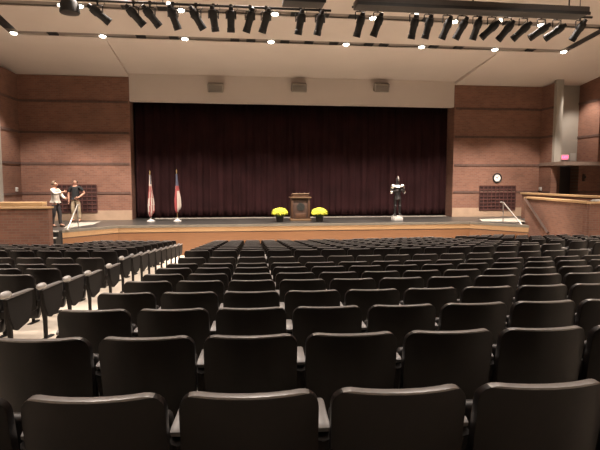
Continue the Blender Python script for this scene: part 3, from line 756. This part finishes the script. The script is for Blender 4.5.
def man(loc, rz, label, H, arms, feet, shirt, long_sleeve, trous, bald, head_tilt=0.0, hy=0.0):
    """arms: {'l': (elbow, wrist, finger direction, thumb side)}; local forward is -Y, x is his left hand at +x"""
    t = thing('person', label, 'person', loc, rz)
    k_ = H / 1.78
    P_ = {'pel': (0, 0, .95, (.145, .11)), 'wst': (0, -.01, 1.10, (.14, .115)), 'chs': (0, .0, 1.33, (.165, .115)), 'shd': (0, .01, 1.46, (.10, .075)), 'nck': (0, .0, 1.53, .055),
          'jaw': (0, -.02 + hy, 1.585, .068), 'hd': (0, -.005 + hy, 1.66, (.082, .092)), 'top': (0, .0 + hy, 1.725, .060), 'nos': (0, -.118 + hy, 1.635, .012),
          'el': (.083, .005 + hy, 1.645, .016), 'er': (-.083, .005 + hy, 1.645, .016)}
    E_ = [('pel', 'wst'), ('wst', 'chs'), ('chs', 'shd'), ('shd', 'nck'), ('nck', 'jaw'), ('jaw', 'hd'), ('hd', 'top'), ('hd', 'nos'), ('hd', 'el'), ('hd', 'er')]
    for s, k in ((1, 'l'), (-1, 'r')):
        el, wr, fd, ts = arms[k]; fx, fy = feet[k]
        P_[k + 's'] = (s * .195, .01, 1.43, .062); P_[k + 'e'] = (*el, .045); P_[k + 'fa'] = (*((Vector(el) * .6 + Vector(wr) * .4)), .043); P_[k + 'w'] = (*wr, .028)
        E_ += [('shd', k + 's'), (k + 's', k + 'e'), (k + 'e', k + 'fa'), (k + 'fa', k + 'w')]
        hand(P_, E_, k, wr, fd, ts)
        P_[k + 'h'] = (s * .095, 0, .88, .095); P_[k + 'k'] = (s * (.06) + fx * .5, fy * .5 - .02, .50, .062); P_[k + 'c'] = (fx * .8 + s * .02, fy * .8 + .02, .33, .060); P_[k + 'a'] = (fx, fy + .02, .09, .042); P_[k + 'o'] = (fx + s * .015, fy - .14, .045, .04)
        E_ += [('pel', k + 'h'), (k + 'h', k + 'k'), (k + 'k', k + 'c'), (k + 'c', k + 'a'), (k + 'a', k + 'o')]
    S_ = lambda q: (q[0] * k_, q[1] * k_, q[2] * k_, tuple(r * k_ for r in q[3]) if isinstance(q[3], tuple) else q[3] * k_)
    P_ = {a: S_(q) for a, q in P_.items()}
    body = skin('body', P_, E_, M['skin'], t, 2)
    g = lambda q, m: (q[0], q[1], q[2], tuple(r * m for r in q[3]) if isinstance(q[3], tuple) else q[3] * m)
    # shirt
    Q = {'wst': g(P_['wst'], 1.2), 'hem': (0, 0, .985 * k_, (.165 * k_, .128 * k_)), 'chs': g(P_['chs'], 1.16), 'shd': g(P_['shd'], 1.22), 'col': (0, .0, 1.505 * k_, .070 * k_)}
    EQ = [('wst', 'hem'), ('wst', 'chs'), ('chs', 'shd'), ('shd', 'col')]
    for k in 'lr':
        Q[k + 's'] = g(P_[k + 's'], 1.25)
        el = Vector(P_[k + 'e'][:3]); sh = Vector(P_[k + 's'][:3]); wr = Vector(P_[k + 'w'][:3])
        EQ += [('shd', k + 's')]
        if long_sleeve:
            Q[k + 'e'] = g(P_[k + 'e'], 1.35); c = el.lerp(wr, .82); Q[k + 'cf'] = (*c, .044 * k_); EQ += [(k + 's', k + 'e'), (k + 'e', k + 'cf')]
        else:
            c = sh.lerp(el, .78); Q[k + 'cf'] = (*c, .067 * k_); EQ += [(k + 's', k + 'cf')]
    skin('shirt', Q, EQ, M[shirt], t, 2)
    # trousers
    Q = {'pel': g(P_['pel'], 1.12), 'wb': (0, 0, 1.03 * k_, (.158 * k_, .124 * k_))}; EQ = [('pel', 'wb')]
    for k in 'lr':
        Q[k + 'h'] = g(P_[k + 'h'], 1.12); Q[k + 'k'] = g(P_[k + 'k'], 1.3); a = P_[k + 'a']; Q[k + 'c'] = g(P_[k + 'c'], 1.18); Q[k + 'a'] = (a[0], a[1], .09 * k_, .062 * k_)
        EQ += [('pel', k + 'h'), (k + 'h', k + 'k'), (k + 'k', k + 'c'), (k + 'c', k + 'a')]
    skin('trousers', Q, EQ, M[trous], t, 2)
    for s, k in ((1, 'l'), (-1, 'r')):
        a = Vector(P_[k + 'a'][:3]); o_ = Vector(P_[k + 'o'][:3])
        skin('shoe', {'h': (a.x, a.y + .04, .045, .043), 'm': (*(a.lerp(o_, .55).xy), .05, .047), 't': (o_.x, o_.y - .03, .037, .036)}, [('h', 'm'), ('m', 't')], M['shoe'], t, 2)
        q = MB(); q.ball((s * .032 * k_, (-.088 + hy) * k_, 1.665 * k_), .011, 2); q.build('eye', M['eye'], t, 60)
        q = MB(); q.tube([((s * .016) * k_, (-.098 + hy) * k_, 1.687 * k_), (s * .045 * k_, (-.090 + hy) * k_, 1.685 * k_)], .005, 6); q.build('eyebrow', M['hair'], t, 40)
    q = MB(); q.tube([(-.025 * k_, (-.088 + hy) * k_, 1.588 * k_), (0, (-.096 + hy) * k_, 1.585 * k_), (.025 * k_, (-.088 + hy) * k_, 1.588 * k_)], .006, 6); q.build('mouth', mat('lips', (.42, .17, .13), .5, var=.05), t, 40)
    # hair: a short fringe, bald on top or full
    q = MB(); q.smooth = True
    N, R_ = 20, 6; vs = []
    for j in range(R_ + 1):
        for i in range(N + 1):
            a = math.radians(-35 + 250 * i / N); e = math.radians((-25 if bald else -20) + (50 if bald else 108) * j / R_)
            vs.append((.093 * k_ * math.cos(a) * math.cos(e), (.012 + hy + .101 * math.sin(a) * math.cos(e)) * k_, (1.667 + .105 * math.sin(e)) * k_))
    q.add(vs, [(j * (N + 1) + i, j * (N + 1) + i + 1, (j + 1) * (N + 1) + i + 1, (j + 1) * (N + 1) + i) for j in range(R_) for i in range(N)])
    o = q.build('hair', M['hair'], t); so = o.modifiers.new('thick', 'SOLIDIFY'); so.thickness = .014; so.offset = 1
    return t
# black polo, hands towards his belt, facing the seats
p2 = atZ(76.5, 221.8, ST)
man(p2, math.radians(-8), 'man in a black polo and khaki trousers standing with a hand on his hip', 1.78,
    {'l': ((.36, .05, 1.20), (.19, -.15, 1.02), (-.8, -.3, -.35), (0, -.3, 1)), 'r': ((-.29, .0, 1.14), (-.25, -.08, .90), (.1, -.2, -1), (.3, -1, 0))},
    {'l': (.15, -.02), 'r': (-.13, 0)}, 'polo', False, 'khaki', True)
# white shirt, turned towards him, arm stretched out
p1 = atZ(56.5, 227.0, ST)
man(p1, math.radians(72), 'man in a white shirt and dark trousers reaching an arm towards another', 1.71,
    {'l': ((.27, -.12, 1.18), (.16, -.33, 1.08), (-.5, -1, .1), (0, 0, 1)), 'r': ((-.27, -.20, 1.27), (-.16, -.46, 1.36), (0, -1, .1), (.2, 0, 1))},
    {'l': (.12, -.12), 'r': (-.12, .06)}, 'shirt', True, 'dark', False)

# ------------------------------------------------------------------ auditorium chairs
def back_mesh():
    W, H0, H1, wrap, th, r = .245, .37, .83, .056, .045, .068
    zs = [H0, H0 + .02, H0 + .06, .52, .62, .70, H1 - .07, H1 - .05, H1 - .033, H1 - .018, H1 - .008, H1 - .002, H1]
    ss = [-1, -.93, -.8, -.6, -.35, 0, .35, .6, .8, .93, 1]
    def width(z):
        if z > H1 - r: d = z - (H1 - r); return W - r + math.sqrt(max(0, r * r - d * d))
        if z < H0 + .03: d = H0 + .03 - z; return W - .03 + math.sqrt(max(0, .0009 - d * d)) - .012
        return W - .012 * (1 - min(1, (z - H0) / .2))
    bm = bmesh.new(); L = []
    for lay in (0, 1):
        g_ = []
        for z in zs:
            row = []
            for s_ in ss:
                x = s_ * width(z); q = x / W
                y = wrap * q * q + (H1 - z) * .16 + lay * (th * (1 if z < .7 else 1 - (z - .7) * .9))
                row.append(bm.verts.new((x, y, z)))
            g_.append(row)
        L.append(g_)
    nz, ns = len(zs), len(ss)
    for lay in (0, 1):
        for j in range(nz - 1):
            for i in range(ns - 1):
                q = [L[lay][j][i], L[lay][j][i + 1], L[lay][j + 1][i + 1], L[lay][j + 1][i]]
                bm.faces.new(q if lay == 0 else q[::-1])
    ring = [(0, i) for i in range(ns)] + [(j, ns - 1) for j in range(1, nz)] + [(nz - 1, i) for i in range(ns - 2, -1, -1)] + [(j, 0) for j in range(nz - 2, 0, -1)]
    rim = []
    for a, b in zip(ring, ring[1:] + ring[:1]):
        f = bm.faces.new([L[0][b[0]][b[1]], L[0][a[0]][a[1]], L[1][a[0]][a[1]], L[1][b[0]][b[1]]])
        for e in f.edges:
            vv = set(e.verts)
            if vv == {L[0][a[0]][a[1]], L[0][b[0]][b[1]]} or vv == {L[1][a[0]][a[1]], L[1][b[0]][b[1]]}: rim.append(e)
    bmesh.ops.bevel(bm, geom=rim, offset=.009, segments=3, affect='EDGES', profile=.5, clamp_overlap=True)
    m_ = MB(); m_.bm(bm)
    for i, f in enumerate(m_.f):                       # top faces take the paler, glossier colour: overhead highlight painted in
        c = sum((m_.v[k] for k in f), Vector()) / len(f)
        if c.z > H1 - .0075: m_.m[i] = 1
    return m_
def seat_mb():
    T = Matrix.Translation((0, .235, .42)) @ Matrix.Rotation(math.radians(-14), 4, 'X')
    m_ = MB(); m_.bbox(-.225, .225, -.035, .055, -.17, .25, .03, 3, T); return m_
def pan_mb():
    T = Matrix.Translation((0, .235, .42)) @ Matrix.Rotation(math.radians(-14), 4, 'X')
    m_ = MB(); m_.bbox(-.215, .215, .045, .085, -.14, .22, .018, 2, T); return m_
AX = .2685
def arm_mb(s=1):
    m_ = MB(); bm = bmesh.new()
    prof_ = [(.155, .640), (.175, .652), (.38, .652), (.425, .640), (.445, .615), (.43, .585), (.38, .600), (.18, .616), (.16, .622)]
    a = [bm.verts.new((s * AX - .030, y, z)) for y, z in prof_]; b = [bm.verts.new((s * AX + .030, y, z)) for y, z in prof_]
    bm.faces.new(a); bm.faces.new(b[::-1]); n_ = len(a); ed = []
    for i in range(n_): bm.faces.new([a[(i + 1) % n_], a[i], b[i], b[(i + 1) % n_]])
    for ring in (a, b):
        for i in range(n_): ed.append(bm.edges.get((ring[i], ring[(i + 1) % n_])))
    bmesh.ops.recalc_face_normals(bm, faces=bm.faces)
    bmesh.ops.bevel(bm, geom=ed, offset=.009, segments=2, affect='EDGES', profile=.5)
    m_.bm(bm); return m_
def leg_mb(s=1):
    m_ = MB(); x = s * AX
    m_.tube([(x, .16, .61), (x, .20, .52), (x, .27, .33), (x, .30, .2), (x, .30, .012)], [.030, .034, .034, .026, .024], 8)
    m_.bbox(x - .020, x + .020, .16, .40, .555, .60, .008, 1)
    m_.bbox(x - .03, x + .03, .17, .43, 0, .02, .006, 1)
    return m_
EX = .335
def side_plate(x, t, pf, bev=.006):
    m_ = MB(); bm = bmesh.new()
    a = [bm.verts.new((x, y, z)) for y, z in pf]; b = [bm.verts.new((x + t, y, z)) for y, z in pf]
    bm.faces.new(a); bm.faces.new(b[::-1])
    for i in range(len(pf)): bm.faces.new([a[(i + 1) % len(pf)], a[i], b[i], b[(i + 1) % len(pf)]])
    bmesh.ops.recalc_face_normals(bm, faces=bm.faces); bmesh.ops.bevel(bm, geom=list(bm.edges), offset=bev, segments=2, affect='EDGES')
    m_.bm(bm); return m_
def end_panel_mb():
    return side_plate(EX - .015, .035, [(.06, .635), (.58, .635), (.575, .50), (.53, .36), (.48, .30), (.26, .26), (.17, .30), (.10, .45)])
def end_arm_mb():
    m_ = side_plate(EX - .032, .066, [(.02, .645), (.06, .668), (.58, .652), (.60, .645), (.58, .638), (.05, .638)], .004); return m_
def end_cap_mb():
    m_ = MB(); m_.ball((EX, .075, .685), (.045, .10, .042), 2); return m_
def end_leg_mb():
    m_ = MB(); m_.tube([(EX - .02, .14, .62), (EX - .02, .14, .45), (EX - .02, .17, .25), (EX - .02, .17, .012)], [.035, .038, .028, .026], 8)
    m_.bbox(EX - .05, EX + .01, .06, .34, 0, .02, .006, 1); m_.bbox(.24, EX - .02, .12, .17, .42, .50, .01, 1); return m_
def hinge_mb():
    m_ = MB(); m_.tube([(-.228, .20, .44), (.228, .20, .44)], .016, 6); return m_
CH = {}
for nme, mk, ma in (('backrest', back_mesh, 'chairback'), ('seat', seat_mb, 'chairseat'), ('seat_pan', pan_mb, 'chairback'), ('armrest', arm_mb, 'arm'), ('leg', leg_mb, 'leg'), ('hinge_bar', hinge_mb, 'leg'), ('end_panel', end_panel_mb, 'panel'), ('end_armrest', end_arm_mb, 'arm'), ('end_cap', end_cap_mb, 'cap_l'), ('end_leg', end_leg_mb, 'leg')):
    o = mk().build(nme, [M[ma], M['chairglint']] if nme == 'backrest' else M[ma], None, 42); CH[nme] = o.data; bpy.data.objects.remove(o)
for nme, mk, ma in (('armrest', arm_mb, 'arm'), ('leg', leg_mb, 'leg')):
    o = mk(-1).build(nme, M[ma], None, 42); CH[nme + '_outer'] = o.data; bpy.data.objects.remove(o)
def whole_chair_mesh(extra, aisle=False):
    bm = bmesh.new(); mats = [M['chairback'], M['chairseat'], M['arm'], M['leg'], M['chairglint']]
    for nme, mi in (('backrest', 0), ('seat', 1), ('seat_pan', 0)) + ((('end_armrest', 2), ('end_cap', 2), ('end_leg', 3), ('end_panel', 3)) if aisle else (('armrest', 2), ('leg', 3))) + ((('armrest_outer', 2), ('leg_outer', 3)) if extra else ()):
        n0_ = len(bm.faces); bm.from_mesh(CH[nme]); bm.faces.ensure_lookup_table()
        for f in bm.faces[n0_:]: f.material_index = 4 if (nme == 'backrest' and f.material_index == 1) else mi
    me = bpy.data.meshes.new('auditorium_chair'); bm.to_mesh(me); bm.free()
    for m_ in mats: me.materials.append(m_)
    return me
WHOLE = {False: whole_chair_mesh(False), True: whole_chair_mesh(True), 'aisle': whole_chair_mesh(False, True)}

P = .537
cand = []                                    # (distance, block, k, order in row, position, angle, outer arm?)
def seat_pos(k, X0):
    """X0 = seat centre at depth 0; the aisles fan out a little with depth"""
    Yk, zt = rows[k]; X = X0 + .0385 * Yk
    for _ in range(3): X = X0 + .0385 * (Yk + arc(X))
    return Vector((X, Yk + arc(X), zt)), arc_ang(X)
def vis(v, mx=14):
    if v.y < .5: return False
    x, y, d = proj(v); m_ = F * .29 / d
    return -m_ - 22 < x < 600 + m_ + (40 if d < 6 else 4) and y - 10 < 470
for k in range(19):
    row = {'mid': [], 'flags': [], 'clock': []}
    for j in range(15):
        v, a = seat_pos(k, .25 - 3 * P + (j + .5) * P)
        if k == 18:
            x = proj(v)[0]
            if abs(x - 303) < 7.2 or abs(x - 345) < 7.2: continue
        if vis(v): row['mid'].append((v, a, j == 0))
    for j in range(16):
        v, a = seat_pos(k, -2.62 - (j + .5) * P)
        if v.y > 14.55 and v.x < lx + .45: continue
        if v.y > 17.4 and v.x < -5.15: continue
        if k >= 4 and vis(v): row['flags'].append((v, a, False))
    if k >= 9:
        for j in range(10):
            v, a = seat_pos(k, 7.5 + (j + .5) * P)
            if v.y > 15 and v.x > 11.25: continue
            if v.y > 16.6 and v.x > 10.45: continue
            if vis(v): row['clock'].append((v, a, j == 0))
    if k == 18:
        for j in range(5):
            v, a = seat_pos(k, 7.5 + (j + .5) * P); v = v + Vector((0, .85, -.06)); 
    for bname, L_ in row.items():
        for i, (v, a, outer) in enumerate(L_): cand.append((v.length, bname, k, i + 1, v, a, outer, len(L_)))
cand.sort(key=lambda c: c[0])
BN = {'mid': 'middle block', 'flags': 'block across the aisle', 'clock': 'block under the clock'}
GRP = {'mid': 'chairs in the middle block', 'flags': 'chairs in the block across the aisle', 'clock': 'chairs in the block under the clock'}
def chair_label(b, k, i, n_):
    r_ = ORD[k + 1] + ' row from the back' if k else 'rearmost row'
    if b == 'mid':
        if k < 2: return 'black auditorium chair in the %s, %s back counting from the left' % (r_, ORD[i])
        return 'black auditorium chair, middle block, %s, %s from aisle' % (r_, ORD[i])
    if b == 'flags': return 'black auditorium chair across the aisle, %s, %s from the aisle' % (r_, ORD[i])
    return 'black chair, block under the clock, %s, %s from middle block' % (r_, ORD[i])
NMAX = 300
rest = bmesh.new()
for q, (d, b, k, i, v, a, outer, n_) in enumerate(cand):
    loc = Vector((v.x, v.y, v.z - HB)); rz = a
    if q < NMAX:
        lab = chair_label(b, k, i, n_)
        if d < 11.5:
            t = thing('auditorium_chair', lab, 'chair', loc, rz, GRP[b])
            aisle = b == 'flags' and i == 1
            for nme in ('backrest', 'seat', 'armrest', 'leg'):
                o = put(bpy.data.objects.new(nme, CH[('end_' if aisle and nme in ('armrest', 'leg') else '') + nme]), t)
                if aisle and nme == 'armrest': put(bpy.data.objects.new('cap', CH['end_cap']), o)
                if nme == 'seat':
                    put(bpy.data.objects.new('seat_pan', CH['seat_pan']), o); put(bpy.data.objects.new('hinge_bar', CH['hinge_bar']), o)
            if aisle: put(bpy.data.objects.new('end_panel', CH['end_panel']), t)
            if outer:
                put(bpy.data.objects.new('armrest', CH['armrest_outer']), t); put(bpy.data.objects.new('leg', CH['leg_outer']), t)
        else:
            o = bpy.data.objects.new('auditorium_chair', WHOLE['aisle' if b == 'flags' and i == 1 else outer]); C.objects.link(o); o.location = loc; o.rotation_euler = (0, 0, rz); tag(o, lab, 'chair', GRP[b])
    else:
        n0_ = len(rest.verts); rest.from_mesh(WHOLE['aisle' if b == 'flags' and i == 1 else outer]); rest.verts.ensure_lookup_table()
        T = Matrix.Translation(loc) @ Matrix.Rotation(rz, 4, 'Z')
        for vv in rest.verts[n0_:]: vv.co = T @ vv.co
print('CHAIRS', len(cand))
if len(cand) > NMAX:
    me = bpy.data.meshes.new('auditorium_chairs'); rest.to_mesh(me)
    for m_ in WHOLE[False].materials: me.materials.append(m_)
    o = bpy.data.objects.new('front_row_seating', me); C.objects.link(o); o['kind'] = 'stuff'
    tag(o, 'black auditorium chairs in the last rows just before the stage front', 'chairs')
rest.free()

# ------------------------------------------------------------------ light
def spot(loc, e, size, blend=.5, rad=.12, col=(1, .84, .66), tgt=None):
    l = bpy.data.lights.new('lamp', 'SPOT'); l.energy = e; l.spot_size = math.radians(size); l.spot_blend = blend; l.shadow_soft_size = rad; l.color = col
    o = bpy.data.objects.new('house_lamp', l); C.objects.link(o); o.location = loc
    if tgt is not None: o.rotation_euler = (Vector(tgt) - Vector(loc)).to_track_quat('-Z', 'Y').to_euler()
    return o
WARM = (1, .86, .755)
for px in l1[1:-1]:
    X = atY(px, 48, YS1).x; spot((X, YS1, zc(YS1) - .09), 2300, 84, .35, col=WARM, tgt=(X, YS1 + 1.2, 0))
for X in (SX0, SX1): spot((X, YS1, zc(YS1) - .09), 2300, 84, .35, col=WARM, tgt=(X, YS1 + 1.2, 0))
for px in l2[1:]:
    X = atY(px, 20, YS2).x; spot((X, YS2, zc(YS2) - .09), 480, 120, .5, col=WARM)
for Y, E in ((13.6, 620), (9.8, 620), (6.2, 560), (3.4, 120)):
    for X in (-6.5, -2.6, .6, 4.2, 8.0, 12):
        spot((X, Y, zc(Y) - .09), E, 125, .6, col=WARM)
spot((15.0, 21.9, 4.3), 420, 75, .6, tgt=(16.4, 22.4, 1.6), col=WARM)
# stage wing work lights
spot((-6.4, 20.6, 4.3), 800, 46, .6, tgt=(-6.0, 21.3, ST), col=(1, .9, .75))
spot((11.6, 20.8, 4.3), 800, 46, .6, tgt=(11.6, 22.3, ST), col=(1, .9, .75))

w = bpy.data.worlds.new('World'); bpy.context.scene.world = w; w.use_nodes = True
w.node_tree.nodes['Background'].inputs[0].default_value = (1, .84, .68, 1); w.node_tree.nodes['Background'].inputs[1].default_value = .05

# ------------------------------------------------------------------ camera, raised so that the front of the house floor is at zero
cam = bpy.data.cameras.new('Camera'); co = bpy.data.objects.new('Camera', cam); C.objects.link(co)
cam.sensor_width = 36; cam.lens = 36 * F / 600; cam.clip_end = 200; cam.clip_start = .05
co.matrix_world = Matrix((( RT.x, UP.x, -FW.x, 0), (RT.y, UP.y, -FW.y, 0), (RT.z, UP.z, -FW.z, 0), (0, 0, 0, 1)))
bpy.context.scene.camera = co
for o in list(bpy.context.scene.objects):
    if o.parent is None: o.location.z -= FZ
vs_ = bpy.context.scene.view_settings
vs_.view_transform = 'Standard'; vs_.look = 'None'; vs_.exposure = 0.25; vs_.gamma = 1; vs_.use_curve_mapping = False
